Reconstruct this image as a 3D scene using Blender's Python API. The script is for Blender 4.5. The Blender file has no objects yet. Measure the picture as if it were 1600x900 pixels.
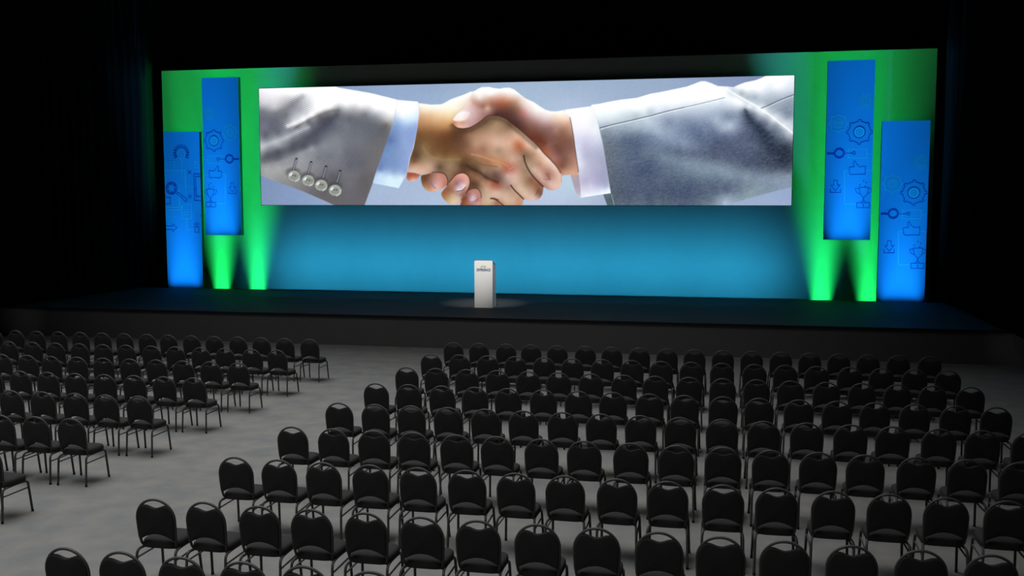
import bpy, bmesh, math, random
import numpy as np
from mathutils import Vector, Matrix
C = bpy.context.scene.collection
PI = math.pi
random.seed(4)
# ---------------------------------------------------------------- scene dimensions (metres)
STAGE_Z, STAGE_Y0, WALL_Y = 0.825, 25.18, 32.65
EYE = 3.8276

# ---------------------------------------------------------------- helpers
def nodes(m):
    m.use_nodes = True; nt = m.node_tree; return nt, nt.nodes, nt.links
def mat(name, col, rough=.6, metal=0, spec=.3, noise=None, bump=None):
    """plain or noisy principled material; noise = (scale, second colour), bump = (scale, strength)"""
    m = bpy.data.materials.new(name); nt, N, L = nodes(m); b = N['Principled BSDF']
    b.inputs['Base Color'].default_value = (*col, 1); b.inputs['Roughness'].default_value = rough
    b.inputs['Metallic'].default_value = metal; b.inputs['Specular IOR Level'].default_value = spec
    tc = N.new('ShaderNodeTexCoord')
    if noise:
        t = N.new('ShaderNodeTexNoise'); t.inputs['Scale'].default_value = noise[0]; t.inputs['Detail'].default_value = 9
        r = N.new('ShaderNodeValToRGB'); r.color_ramp.elements[0].position = .35; r.color_ramp.elements[1].position = .65
        r.color_ramp.elements[0].color = (*col, 1); r.color_ramp.elements[1].color = (*noise[1], 1)
        L.new(tc.outputs['Object'], t.inputs['Vector']); L.new(t.outputs['Fac'], r.inputs['Fac']); L.new(r.outputs['Color'], b.inputs['Base Color'])
    if bump:
        t = N.new('ShaderNodeTexNoise'); t.inputs['Scale'].default_value = bump[0]; t.inputs['Detail'].default_value = 4
        u = N.new('ShaderNodeBump'); u.inputs['Strength'].default_value = bump[1]; u.inputs['Distance'].default_value = .01
        L.new(tc.outputs['Object'], t.inputs['Vector']); L.new(t.outputs['Fac'], u.inputs['Height']); L.new(u.outputs['Normal'], b.inputs['Normal'])
    return m
def obj(name, bm, m, parent=None, smooth=False, loc=None):
    """links a bmesh as ONE mesh object"""
    me = bpy.data.meshes.new(name); bmesh.ops.recalc_face_normals(bm, faces=bm.faces); bm.to_mesh(me); bm.free()
    if m: me.materials.append(m)
    if smooth:
        for p in me.polygons: p.use_smooth = True
        if smooth != True: me.set_sharp_from_angle(angle=math.radians(smooth))
    o = bpy.data.objects.new(name, me); C.objects.link(o)
    if parent: o.parent = parent
    if loc: o.location = loc
    return o
def tag(o, label, cat, group=None, kind=None):
    o['label'] = label; o['category'] = cat
    if group: o['group'] = group
    if kind: o['kind'] = kind
    return o
def thing(name, label, cat, loc=(0,0,0), rz=0, group=None):
    o = bpy.data.objects.new(name, None); C.objects.link(o); o.empty_display_size = .1
    o.location = loc; o.rotation_euler = (0,0,rz); return tag(o, label, cat, group)
def struct(name, bm, m):
    o = obj(name, bm, m); o['kind'] = 'structure'; return o
def add_box(bm, x0, x1, y0, y1, z0, z1, bevel=0):
    r = bmesh.ops.create_cube(bm, size=1); vs = r['verts']
    for v in vs: v.co = Vector(((x0+x1)/2+v.co.x*(x1-x0), (y0+y1)/2+v.co.y*(y1-y0), (z0+z1)/2+v.co.z*(z1-z0)))
    if bevel:
        es = list({e for v in vs for e in v.link_edges})
        bmesh.ops.bevel(bm, geom=es, offset=bevel, segments=2, affect='EDGES')
    return vs
def box(*a, bevel=0):
    bm = bmesh.new(); add_box(bm, *a, bevel=bevel); return bm
def round_path(pts, rad, seg=6):
    """polyline with its inner corners rounded off"""
    pts = [Vector(p) for p in pts]; out = [pts[0]]
    for a, b, c in zip(pts, pts[1:], pts[2:]):
        d0, d1 = (a-b), (c-b); r = min(rad, d0.length*.49, d1.length*.49)
        p, q = b+d0.normalized()*r, b+d1.normalized()*r
        for i in range(seg+1):
            t = i/seg; out.append(p*(1-t)**2+b*2*t*(1-t)+q*t*t)
    out.append(pts[-1]); return out
def add_tube(bm, path, r, sides=8, cap=True):
    path = [Vector(p) for p in path]; n = len(path); rings = []; ref = None
    for i, p in enumerate(path):
        t = (path[min(i+1,n-1)]-path[max(i-1,0)]).normalized()
        if ref is None:
            ref = t.orthogonal().normalized()
        ref = (ref-t*ref.dot(t)).normalized(); s = t.cross(ref)
        rings.append([bm.verts.new(p+(ref*math.cos(2*PI*k/sides)+s*math.sin(2*PI*k/sides))*r) for k in range(sides)])
    for a, b in zip(rings, rings[1:]):
        for k in range(sides): bm.faces.new((a[k], a[(k+1)%sides], b[(k+1)%sides], b[k]))
    if cap: bm.faces.new(rings[0][::-1]); bm.faces.new(rings[-1])
def tube(path, r, sides=8):
    bm = bmesh.new(); add_tube(bm, path, r, sides); return bm
RIB = [0]
def add_ribbon(bm, pts, w, y, xmin=-9, xmax=9):
    """flat printed line in the x-z plane at depth y, mitred at its corners"""
    w *= 1.12
    RIB[0] += 1; y = y-.00002*(RIB[0] % 9)
    pts = [Vector((min(max(x,xmin),xmax), z)) for x, z in pts]; pts = [p for i, p in enumerate(pts) if i == 0 or (p-pts[i-1]).length > 1e-4]
    if len(pts) < 2: return
    closed = len(pts) > 3 and (pts[0]-pts[-1]).length < 1e-3
    if closed: pts = pts[:-1]
    n = len(pts); L = []
    for i, p in enumerate(pts):
        d0 = (p-pts[i-1]).normalized() if (closed or i > 0) else None
        d1 = (pts[(i+1) % n]-p).normalized() if (closed or i < n-1) else None
        d0 = d0 or d1; d1 = d1 or d0; nrm = Vector((-d0.y, d0.x))+Vector((-d1.y, d1.x))
        nrm = nrm.normalized() if nrm.length > .2 else Vector((-d0.y, d0.x))
        k = w/2/max(nrm.dot(Vector((-d0.y, d0.x))), .45)
        L.append([bm.verts.new((min(max(q.x,xmin),xmax), y, q.y)) for q in (p+nrm*k, p-nrm*k)])
    for i in range(n if closed else n-1):
        a, b = L[i], L[(i+1) % n]; bm.faces.new((a[0], b[0], b[1], a[1]))

# ---------------------------------------------------------------- materials
M = dict(
 floor=mat('mottled_grey_carpet', (.176,.183,.184), .95, 0, .1, (2.4, (.23,.223,.209)), (60,.3)),
 black_paint=mat('matt_black_paint', (.006,.006,.006), .95, 0, .02),
 drape=mat('black_velour', (.011,.011,.012), 1, 0, .0, None, (40,.3)),
 deck=mat('black_stage_deck', (.03,.031,.032), .7, 0, .06, (3, (.034,.035,.036)), (25,.2)),
 skirt=mat('charcoal_stage_skirt', (.18,.18,.18), .95, 0, .03, (4, (.19,.19,.19))),
 wall=mat('pale_backdrop_cloth', (.62,.62,.6), .9, 0, .05, (2, (.64,.64,.62))),
 print_blue=mat('blue_printed_face', (.03,.44,1), .8, 0, .05),
 panel_side=mat('dark_blue_panel_side', (.004,.012,.02), .8, 0, .1),
 ink_dark=mat('dark_blue_ink', (.006,.11,.6), .8, 0, .05),
 ink_light=mat('light_blue_ink', (.05,.67,1.0), .8, 0, .05),
 casing=mat('black_screen_casing', (.012,.012,.012), .6, 0, .1),
 steel=mat('dark_steel', (.02,.02,.02), .5, .6, .3),
 fabric=mat('black_seat_fabric', (.042,.042,.042), .95, 0, .05, (90, (.048,.048,.048)), (220,.3)),
 frame=mat('charcoal_chair_metal', (.075,.075,.073), .55, .1, .25),
 rubber=mat('black_rubber', (.01,.01,.01), .8),
 white=mat('white_lectern_laminate', (.72,.72,.71), .45, 0, .3),
 navy=mat('navy_letters', (.02,.025,.12), .6), leaf=mat('olive_emblem', (.42,.45,.2), .6), swoosh=mat('grey_emblem', (.2,.2,.26), .6))
# ---------------------------------------------------------------- the picture shown on the LED wall
# Each patch of the picture is an outline plus a scatter of colour samples blended smoothly inside it.
TILE = {'a1':(400,125),'a2':(400,220),'b1':(530,125),'b2':(530,220),'c1':(640,125),'c2':(640,220),'d1':(770,125),
        'd2':(770,220),'e1':(880,125),'e2':(880,220),'f1':(1000,115),'f2':(1000,220),'g1':(1110,115),'g2':(1110,220),'p':None}
TS = 8.5714
def read(txt, n):
    """'a1 x y ... ; b1 x y ...' -> rows of n numbers, the first two in picture units"""
    out = []
    for blk in txt.split(';'):
        w = blk.split()
        if not w: continue
        o = TILE[w[0]]; v = [float(q) for q in w[1:]]
        assert len(v) % n == 0, blk[:60]
        for i in range(0, len(v), n):
            r = v[i:i+n]
            if o: r[0] = o[0] + r[0]/TS; r[1] = o[1] + r[1]/TS
            out.append(r)
    return np.array(out)
def catmull(p, closed, k=6):
    n = len(p); out = []
    for i in range(n if closed else n-1):
        if closed: a, b, c, d = p[i-1], p[i], p[(i+1) % n], p[(i+2) % n]
        else: a, b, c, d = p[max(i-1,0)], p[i], p[i+1], p[min(i+2,n-1)]
        for t in np.arange(k)/k:
            out.append(.5*((2*b)+(c-a)*t+(2*a-5*b+4*c-d)*t*t+(3*b-a-3*c+d)*t**3))
    if not closed: out.append(p[-1])
    return np.array(out)
def seg_dist(X, Y, p, closed):
    """distance to a polyline and, for a closed one, the inside test"""
    d2 = np.full(X.shape, 1e9); ins = np.zeros(X.shape, bool)
    m = len(p) if closed else len(p)-1
    for i in range(m):
        x0, y0 = p[i]; x1, y1 = p[(i+1) % len(p)]
        dx, dy = x1-x0, y1-y0; L = dx*dx+dy*dy
        if L < 1e-9: continue
        t = np.clip(((X-x0)*dx+(Y-y0)*dy)/L, 0, 1)
        d2 = np.minimum(d2, (X-x0-t*dx)**2+(Y-y0-t*dy)**2)
        if closed and y0 != y1:
            c = ((y0 > Y) != (y1 > Y)) & (X < x0+(Y-y0)*dx/dy); ins ^= c
    return np.sqrt(d2), ins
class Painter:
    def __init__(s, X, Y):
        s.X, s.Y = X, Y; s.img = np.zeros(X.shape+(3,)); s.clip = np.ones(X.shape)
    def mask(s, outline, soft=.7, smooth=False):
        p = read(outline, 2)
        if smooth: p = catmull(p, True, 4)
        d, ins = seg_dist(s.X, s.Y, p, True)
        return np.clip(.5+np.where(ins, d, -d)/(2*soft), 0, 1)
    def field(s, samples, m, eps=1.5, lam=1.0):
        """smooth interpolation through every sample (multiquadric), so the blend has no blobs"""
        q = read(samples, 5); sel = m > 0
        x, y = s.X[sel], s.Y[sel]; n = len(q)
        phi = lambda dx, dy: np.sqrt(dx*dx+dy*dy+eps*eps)
        A = np.zeros((n+1, n+1)); A[:n,:n] = phi(q[:,0,None]-q[None,:,0], q[:,1,None]-q[None,:,1])-np.eye(n)*lam
        A[:n,n] = 1; A[n,:n] = 1; B = np.zeros((n+1, 3)); B[:n] = q[:,2:]
        w = np.linalg.solve(A, B); C = np.zeros(x.shape+(3,))+w[n]
        for i in range(n): C += phi(x-q[i,0], y-q[i,1])[:,None]*w[i]
        out = np.zeros(s.img.shape); out[sel] = np.clip(C, 8, 255); return out
    def tone(s, m, sat, gain, lift):
        g = s.img.mean(-1, keepdims=True); t = np.clip((g+(s.img-g)*sat)*gain+lift*(1-g/255), 0, 255)
        s.put(t, m)
    def put(s, col, m): s.img = s.img*(1-m[...,None])+col*m[...,None]
    def patch(s, outline, samples, soft=.7, smooth=False, **k):
        m = s.mask(outline, soft, smooth); s.clip = m; s.put(s.field(samples, m, **k), m); return m
    def stroke(s, pts, col, w, a, free=False):
        p = catmull(read(pts, 2), False, 5); d, _ = seg_dist(s.X, s.Y, p, False)
        m = a*np.exp(-(d/w)**2)*(1 if free else s.clip); s.put(np.array(col, float), m)
    def blob(s, cx, cy, rx, ry, col, a=1, soft=.25, rot=0):
        c, q = math.cos(rot), math.sin(rot); u = ((s.X-cx)*c+(s.Y-cy)*q)/rx; v = (-(s.X-cx)*q+(s.Y-cy)*c)/ry
        m = a*np.clip((1-np.sqrt(u*u+v*v))/soft+.5, 0, 1); s.put(np.array(col, float), m)
def smooth_noise(X, Y, sx, sy, ang, seed):
    c, q = math.cos(ang), math.sin(ang); u = (X*c+Y*q)/sx+1000; v = (-X*q+Y*c)/sy+1000
    def h(i, j):
        n = np.sin(i*127.1+j*311.7+seed*74.7)*43758.5453; return n-np.floor(n)
    i, j = np.floor(u), np.floor(v); fu, fv = u-i, v-j; fu = fu*fu*(3-2*fu); fv = fv*fv*(3-2*fv)
    return (h(i,j)*(1-fu)+h(i+1,j)*fu)*(1-fv)+(h(i,j+1)*(1-fu)+h(i+1,j+1)*fu)*fv-.5
def paint_picture(X, Y):
    P = Painter(X, Y)
    allm = np.ones(X.shape)
    P.put(P.field('p 420 318 122 146 190 409 285 118 142 190 470 318 128 155 200 560 135 132 158 202 610 150 142 170 212 700 138 146 172 208 700 155 150 180 216 680 130 140 165 205 890 132 150 178 208 890 165 172 192 226 980 135 148 172 208 1050 130 145 170 205 1130 125 128 148 195 1180 123 120 140 185 590 300 160 185 220 610 315 162 182 220 670 315 165 190 225 660 290 165 185 218 880 310 180 200 230 900 290 182 210 232 890 318 172 195 225 945 315 165 180 215 1200 315 150 172 210 1230 310 145 168 210 1225 318 148 170 215', allm), allm)
    P.tone(allm, .8, 1.0, 8)
    # pinstripe sleeve
    m = P.patch('p 402 137.2 522 133 530 136 551 139.5 580 144.5 620 154.5 622 156 619 172 616 190 611 208 604 230 590 267 584 287 571 323 527 323 505 313 476 300.5 447 289 423 280.7 407 273.7 402 272',
      'a1 100 160 222 218 228 300 180 228 225 232 500 150 255 255 255 650 120 255 255 255 900 120 252 250 252 600 200 205 208 215 700 170 225 230 232 560 270 150 155 165 480 320 125 130 140 400 370 130 132 142 100 300 190 188 195 250 350 185 183 190 80 400 110 113 128 80 520 85 92 112 250 470 95 100 115 400 460 95 98 110 600 400 150 155 165 720 330 195 195 202 700 430 190 192 200 850 250 240 240 242 950 300 245 245 247 1150 250 255 255 255 1000 340 250 250 252 850 380 240 240 245 750 460 225 225 232 650 530 215 218 225 520 570 195 200 210 430 620 130 135 148 300 600 88 92 108 120 620 98 102 122 120 750 78 82 100 300 700 85 90 106 450 650 110 112 125 560 620 100 100 108 700 550 95 92 98 850 480 95 90 92 960 440 110 105 108 1080 420 100 102 112 1170 400 140 145 152 80 880 165 170 180 250 830 155 162 172 420 760 140 148 160 560 690 128 135 148 680 640 115 122 138 800 590 90 92 108 1000 510 62 66 90 900 610 60 65 88 800 720 65 70 90 650 780 70 74 90 500 840 78 80 92 1100 560 90 95 110 1150 650 92 98 112 1000 720 95 100 115 1100 800 110 118 130 950 850 110 118 132 800 850 75 82 98;'
      'a2 100 100 155 160 168 300 40 150 155 165 150 180 80 84 98 300 150 62 66 84 500 110 65 70 86 650 80 70 76 92 800 60 95 102 115 120 270 95 98 108 300 260 90 92 104 450 200 105 108 120 600 170 125 130 140 750 110 125 130 142 900 60 115 120 132 150 370 150 152 156 300 350 150 150 154 400 290 130 132 138 600 260 135 138 146 700 220 125 128 138 850 220 100 105 118 1000 200 98 104 116 1150 150 105 110 124 100 430 140 142 142 300 480 135 138 136 350 540 125 130 124 550 610 115 114 116 750 700 95 92 96 900 760 90 86 90 1050 830 92 88 92 1150 800 90 86 92 850 330 115 116 126 1050 320 105 108 120 1180 300 95 98 112 1050 500 75 76 86 900 480 95 96 104;'
      'b1 150 250 255 255 255 450 270 255 255 255 700 300 255 255 255 720 380 252 252 252 100 330 225 225 230 0 390 120 122 130 200 380 165 166 174 300 350 215 215 220 500 380 230 230 234 700 450 225 225 228 500 480 130 136 148 350 450 105 110 122 650 530 170 168 168 640 600 95 90 90 500 580 90 95 108 350 560 88 94 106 150 500 85 90 104 100 600 98 104 118 300 680 90 98 110 500 700 85 90 102 600 680 82 84 92 100 800 98 105 118 300 850 95 100 112 550 800 90 92 100;'
      'b2 100 150 90 94 108 300 100 92 96 108 500 150 98 95 98 300 300 84 86 100 150 350 82 86 104 450 350 98 94 98 250 450 98 95 100 100 450 98 100 110 330 520 85 80 86 150 600 95 94 102 300 700 88 84 92 100 800 92 88 94 300 830 92 86 92', soft=.6)
    P.stroke('a1 60 440 250 450 420 370 520 290 620 215', (92,94,106), 5, .35)
    P.stroke('a1 700 770 850 660 1000 540 1090 460; ', (60,62,78), 4, .45); P.stroke('a2 80 250 300 160 500 105 680 50', (64,66,80), 5, .4)
    P.stroke('a1 430 610 560 560 700 480 850 390 960 350', (242,242,245), 3.6, .6); P.stroke('a1 520 640 700 540 850 475 1000 415 1110 400', (88,85,90), 2.4, .5)
    P.stroke('a1 40 900 250 830 420 760 560 690 700 630', (168,175,184), 3.6, .6); P.stroke('a2 60 380 300 300 480 240 640 170 760 100', (140,143,150), 4, .4)
    P.tone(m, .6, 1.1, 8)
    st = np.sin((P.Y-.43*P.X)*2*math.pi/3.35); lum = P.img.mean(-1)/255
    P.img += (m*st*np.where(lum > .6, np.clip((1-lum)*1.1, 0, .13), .13)*np.clip(lum, .3, 1))[...,None]*200
    P.img = np.clip(P.img, 0, 255)
    for bx, by, hx, hy in ((460,275.5,463.5,249),(482.5,282.5,487,254),(503,290,510.5,261),(525,298,532.5,268)):
        P.blob(bx-1.5, by-6, 11, 7, (60,58,62), .55, .7)
        P.stroke(f'p {hx} {hy} {hx-4.5} {hy+17}', (50,50,58), 1.9, .8); P.stroke(f'p {hx} {hy+1} {hx-4.5} {hy+17}', (178,180,188), .8, .8)
        P.blob(hx+.3, hy-1, 1.8, 1.2, (35,35,42), .8, .5)
        P.blob(bx, by, 10.2, 9.2, (92,94,90), .85, .25); P.blob(bx-.2, by, 9.5, 8.5, (172,178,170), 1, .25)
        P.blob(bx, by+.6, 7, 5.8, (138,144,136), .9, .4); P.blob(bx-4.8, by-2.4, 3.2, 1.9, (238,242,240), .9, .7, -.8)
        P.stroke(f'p {bx+9} {by-.5} {bx+7.8} {by+5.2} {bx+2.5} {by+8.6}', (235,240,236), .9, .8)
        P.blob(bx-1.6, by-1, 1.1, 1.1, (62,60,62), .9, .6); P.blob(bx+2, by-.4, 1.1, 1.1, (62,60,62), .9, .6)
    # blue cuff
    P.patch('p 620 155 653.7 158 656 161 656.5 178 654 198 648.5 230; b2 970 230 935 400 905 480 815 640 465 570 515 400 640 40; b1 690 700 740 550 765 400',
      'b1 900 300 255 255 255 1000 400 255 255 255 800 400 255 255 255 850 480 245 253 255 1000 520 215 240 252 900 560 195 222 248 800 540 170 198 235 780 620 135 160 210 950 640 150 175 220 1040 620 150 175 225 850 720 140 165 212 700 800 95 120 170 750 850 115 140 190 900 820 145 170 215 1000 800 140 165 215;'
      'b2 700 80 115 145 190 900 80 145 168 212 650 200 120 150 195 850 200 135 160 205 950 200 150 170 220 600 330 115 140 190 750 300 125 152 198 870 330 140 165 212 560 385 110 135 190 750 415 140 165 210 900 430 150 172 218 560 450 195 220 248 700 490 215 240 252 850 500 220 242 254 600 570 205 230 250 800 600 215 242 252', soft=.5)
    P.stroke('b1 1085 420 1065 620 1010 900; b2 960 240 935 400 900 480', (235,225,240), .7, .75)
    # left hand
    P.patch('c1 140 305 300 325 440 320 500 290 560 255 640 225 740 190 830 150 900 140; p 770 150 800 175; d1 500 700 640 900; d2 560 0 700 160 800 260 880 350 920 410 945 480 945 560 920 620 880 655 830 670 770 660 705 622 700 660 690 720 660 770 610 800 540 808 470 795 440 785 435 820 420 880; c2 985 880 750 700 540 560 330 415 280 445 200 455 100 432 0 420; p 639 267 643 247 648.5 230 654 198 656.5 178',
      'c1 200 330 255 252 240 300 380 255 248 225 200 400 252 235 205 450 360 255 253 245 600 300 255 254 250 700 250 255 255 255 800 190 255 255 255 650 380 255 248 225 550 420 255 240 205 740 330 250 228 200 180 470 222 175 135 300 460 235 195 155 420 470 245 215 170 250 550 205 155 112 380 560 212 168 125 480 540 222 175 125 560 500 245 210 160 200 620 175 125 82 350 620 185 135 92 480 620 195 145 95 560 600 205 150 100 150 720 115 80 50 300 700 130 88 55 450 720 120 78 48 580 680 110 70 42 650 680 100 62 42 750 680 95 62 45 680 760 95 65 48 850 660 125 90 68 950 600 120 90 70 1050 560 110 85 65 1150 530 130 105 80 800 730 150 110 85 900 740 175 135 110 1000 680 165 130 100 1100 620 160 130 100 1180 600 180 145 112 1050 780 205 160 135 1170 780 215 170 150 150 850 115 85 55 400 850 112 75 48 600 850 105 70 48 750 850 118 82 60 900 850 195 150 125 1100 860 205 160 138;'
      'c2 120 60 105 82 50 200 60 140 108 72 400 60 112 75 48 600 80 108 72 48 800 60 135 95 72 950 40 190 145 120 1100 60 200 155 130 1000 110 150 108 85 120 200 85 65 48 220 160 150 120 85 330 170 120 85 52 500 180 112 75 45 650 150 115 78 52 800 170 150 105 80 950 190 175 125 95 1100 180 190 145 115 80 280 120 75 45 250 230 160 130 98 350 260 160 130 105 420 230 150 118 75 560 240 150 120 75 680 240 135 105 68 780 230 110 75 48 950 230 170 115 85 1100 250 180 120 85 100 330 195 160 135 60 390 225 190 165 200 400 220 180 155 300 360 205 170 145 280 420 200 160 135 420 360 85 62 52 480 310 140 112 90 560 340 160 132 105 560 440 150 118 90 640 380 140 110 85 720 330 80 55 42 720 420 105 68 50 620 450 120 85 62 850 300 120 92 62 950 300 135 105 78 1080 320 165 115 80 830 360 85 60 40 900 390 75 52 38 1000 400 150 125 108 1100 430 140 112 98 950 440 110 75 50 1050 490 85 60 45 850 440 150 105 75 920 500 160 118 88 880 570 85 55 40 930 600 90 62 48 1000 560 185 140 110 1100 560 190 130 100 1170 590 170 95 70 1050 650 205 170 145 1150 700 215 185 165 1030 750 195 165 140 1100 820 210 185 150 1000 830 200 170 140 1180 830 165 105 80 1170 480 105 78 65;'
      'd1 50 560 150 122 95 150 580 150 120 95 200 650 150 120 95 100 700 175 140 112 300 690 195 160 130 50 800 215 175 150 200 800 215 170 148 330 760 225 180 155 400 740 230 190 165 320 850 200 130 95 370 870 185 105 65 470 820 230 190 168 550 850 245 212 190 250 600 120 90 72 400 690 200 165 138 470 770 235 205 185;'
      'd2 60 40 225 185 160 150 60 220 180 155 250 40 225 180 155 330 70 195 125 90 380 70 185 100 60 430 90 200 125 90 400 130 160 105 85 480 60 235 195 170 560 60 245 210 188 650 130 245 215 195 760 260 245 220 200 850 350 240 212 195 560 180 175 130 105 480 170 150 115 90 450 200 120 95 75 600 230 200 155 130 700 300 225 180 158 650 320 175 125 100 720 400 180 130 112 780 450 150 100 85 760 500 160 110 95 550 330 175 145 120 500 330 190 165 140 580 390 225 195 175 650 460 225 190 172 700 530 225 190 178 800 580 230 195 182 850 620 232 192 178 900 560 225 185 165 900 480 225 185 168 850 430 215 165 150 100 130 160 130 105 60 180 190 155 130 200 200 190 155 130 300 200 200 160 140 280 260 215 175 155 380 230 190 155 130 420 300 165 130 105 50 280 200 140 100 150 310 190 120 80 220 370 175 95 75 280 380 185 110 90 330 400 200 140 125 200 420 180 115 105 100 350 200 160 135 60 440 105 85 75 120 520 110 88 78 50 520 95 70 60 220 470 220 185 172 320 480 220 185 168 300 560 215 180 160 400 440 190 155 130 450 400 150 118 95 420 540 185 150 125 470 580 160 130 105 540 520 130 85 65 580 560 150 95 70 640 590 140 85 62 500 600 165 130 100 560 620 175 130 100 640 690 110 72 55 660 730 125 85 70 590 710 185 150 130 400 640 225 195 172 450 720 225 195 175 560 770 230 195 180 620 780 215 175 155 30 600 160 85 65 100 620 170 95 75 180 600 165 130 115 240 630 150 115 100 100 700 215 185 168 220 700 205 170 148 300 720 190 150 125 380 770 185 140 112 300 800 215 180 155 200 800 215 185 160 380 840 190 140 110 100 760 215 185 165 30 830 190 160 140 80 840 160 100 80', soft=.6, lam=3.)
    P.stroke('d2 435 200 455 290 490 370 540 450 600 520 695 615', (52,32,25), 1.2, .85)
    P.stroke('d2 265 600 310 660 370 720 440 788', (60,30,22), 1.1, .9)
    P.stroke('d2 0 775 60 792 120 835 170 875', (70,35,25), 1.0, .9)
    P.stroke('c2 1110 780 1150 775 1210 798', (80,40,28), .9, .8)
    P.stroke('c2 780 330 860 380 960 425 1050 495 1200 560', (55,38,28), 2.2, .55)
    P.stroke('c2 200 90 260 170 340 225 460 255 600 255 690 250', (172,140,98), 1.7, .3)
    P.stroke('c2 690 190 840 250 1000 320 1200 350', (120,85,60), 1.6, .45)
    P.stroke('c2 850 180 1000 215 1150 270', (215,165,130), 1.5, .5)
    P.stroke('d2 60 270 150 300 230 350', (215,150,105), 1.5, .5)
    P.stroke('d2 740 440 790 520', (120,70,58), .9, .5); P.stroke('d2 800 410 820 500', (215,160,145), .8, .5); P.stroke('d2 700 520 780 520', (130,80,68), .8, .45)
    P.stroke('d2 640 650 600 730', (95,60,46), .9, .5); P.stroke('d2 240 380 300 355', (228,170,150), .8, .5)
    P.stroke('d2 890 350 930 410 945 480 945 560', (120,75,60), .8, .5)
    P.stroke('c1 580 610 650 670 740 685 830 670 910 630 990 580 1050 530 1110 505 1200 510; d1 100 515 190 555 290 635 390 715 490 805 600 900', (84,58,40), 3.6, .5)
    P.stroke('c1 120 325 300 345 440 340 520 308 640 250 740 212 830 172', (255,253,246), 3.2, .85)
    P.tone(P.clip, .97, 1.0, 0)
    # finger ends of the other hand coming round from below
    P.patch('c2 -15 425 80 433 165 456 130 505 90 545 0 540 -25 500', 'c2 40 460 165 85 62 100 470 175 95 70 20 500 185 110 85 60 530 232 190 170 110 520 215 165 145', soft=.9)
    for outl, samp in (('c2 175 470 230 455 330 430 420 430 490 455 525 520 525 590 470 640 400 670 320 690 250 670 200 620 175 540',
        'c2 230 520 110 70 50 280 470 120 80 60 400 470 200 140 125 470 520 195 135 120 430 560 215 155 140 340 560 180 140 140 380 610 215 180 185 280 620 170 115 85 240 640 190 150 115 330 670 220 170 145 490 600 190 120 105 310 490 150 105 90 200 560 125 85 62 420 640 225 170 155'),
       ('c2 455 690 520 610 590 520 640 465 700 440 760 445 810 490 828 560 810 630 760 730 700 830 640 858 560 850 490 800 450 740',
        'c2 700 470 225 165 150 770 500 225 165 150 800 560 220 165 150 720 540 195 135 130 650 580 150 105 105 660 560 160 118 120 700 620 210 180 195 740 610 235 220 230 680 650 235 220 230 600 560 190 130 110 540 650 140 95 70 600 680 165 115 92 660 700 175 140 130 750 680 170 110 95 790 620 205 150 135 490 720 165 100 65 520 770 175 140 100 600 740 200 170 140 600 830 225 200 165 680 770 215 185 170 720 740 150 105 90'),
       ('c2 720 885 725 800 780 720 810 670 860 650 920 650 965 690 980 770 975 885',
        'c2 860 680 185 125 115 930 700 190 130 120 830 740 170 120 120 880 770 225 200 215 850 790 205 175 190 910 790 150 105 105 950 780 185 125 115 780 780 130 75 55 760 840 150 85 60 860 840 180 130 125 940 840 205 160 150')):
        P.patch(outl, samp, soft=.6, smooth=True)
    P.stroke('c2 320 425 420 425 495 455 532 530 525 600', (62,38,30), 1.0, .65, True)
    P.stroke('c2 530 585 590 510 640 458 700 434 770 440 818 490 832 560', (66,40,32), .9, .6, True)
    P.stroke('c2 832 570 815 640 770 720 715 800', (66,40,32), 1.0, .6, True)
    P.stroke('c2 800 670 860 643 925 643 970 690 985 770', (70,42,34), .9, .55, True)
    P.stroke('c2 310 570 340 620 370 640', (120,80,78), .7, .6, True); P.stroke('c2 650 668 720 650 768 600', (245,235,242), .9, .7, True); P.stroke('c2 650 680 730 668 772 622', (110,70,70), .8, .7, True)
    P.stroke('c2 850 800 890 795 915 770', (240,228,236), .9, .6, True)
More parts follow.
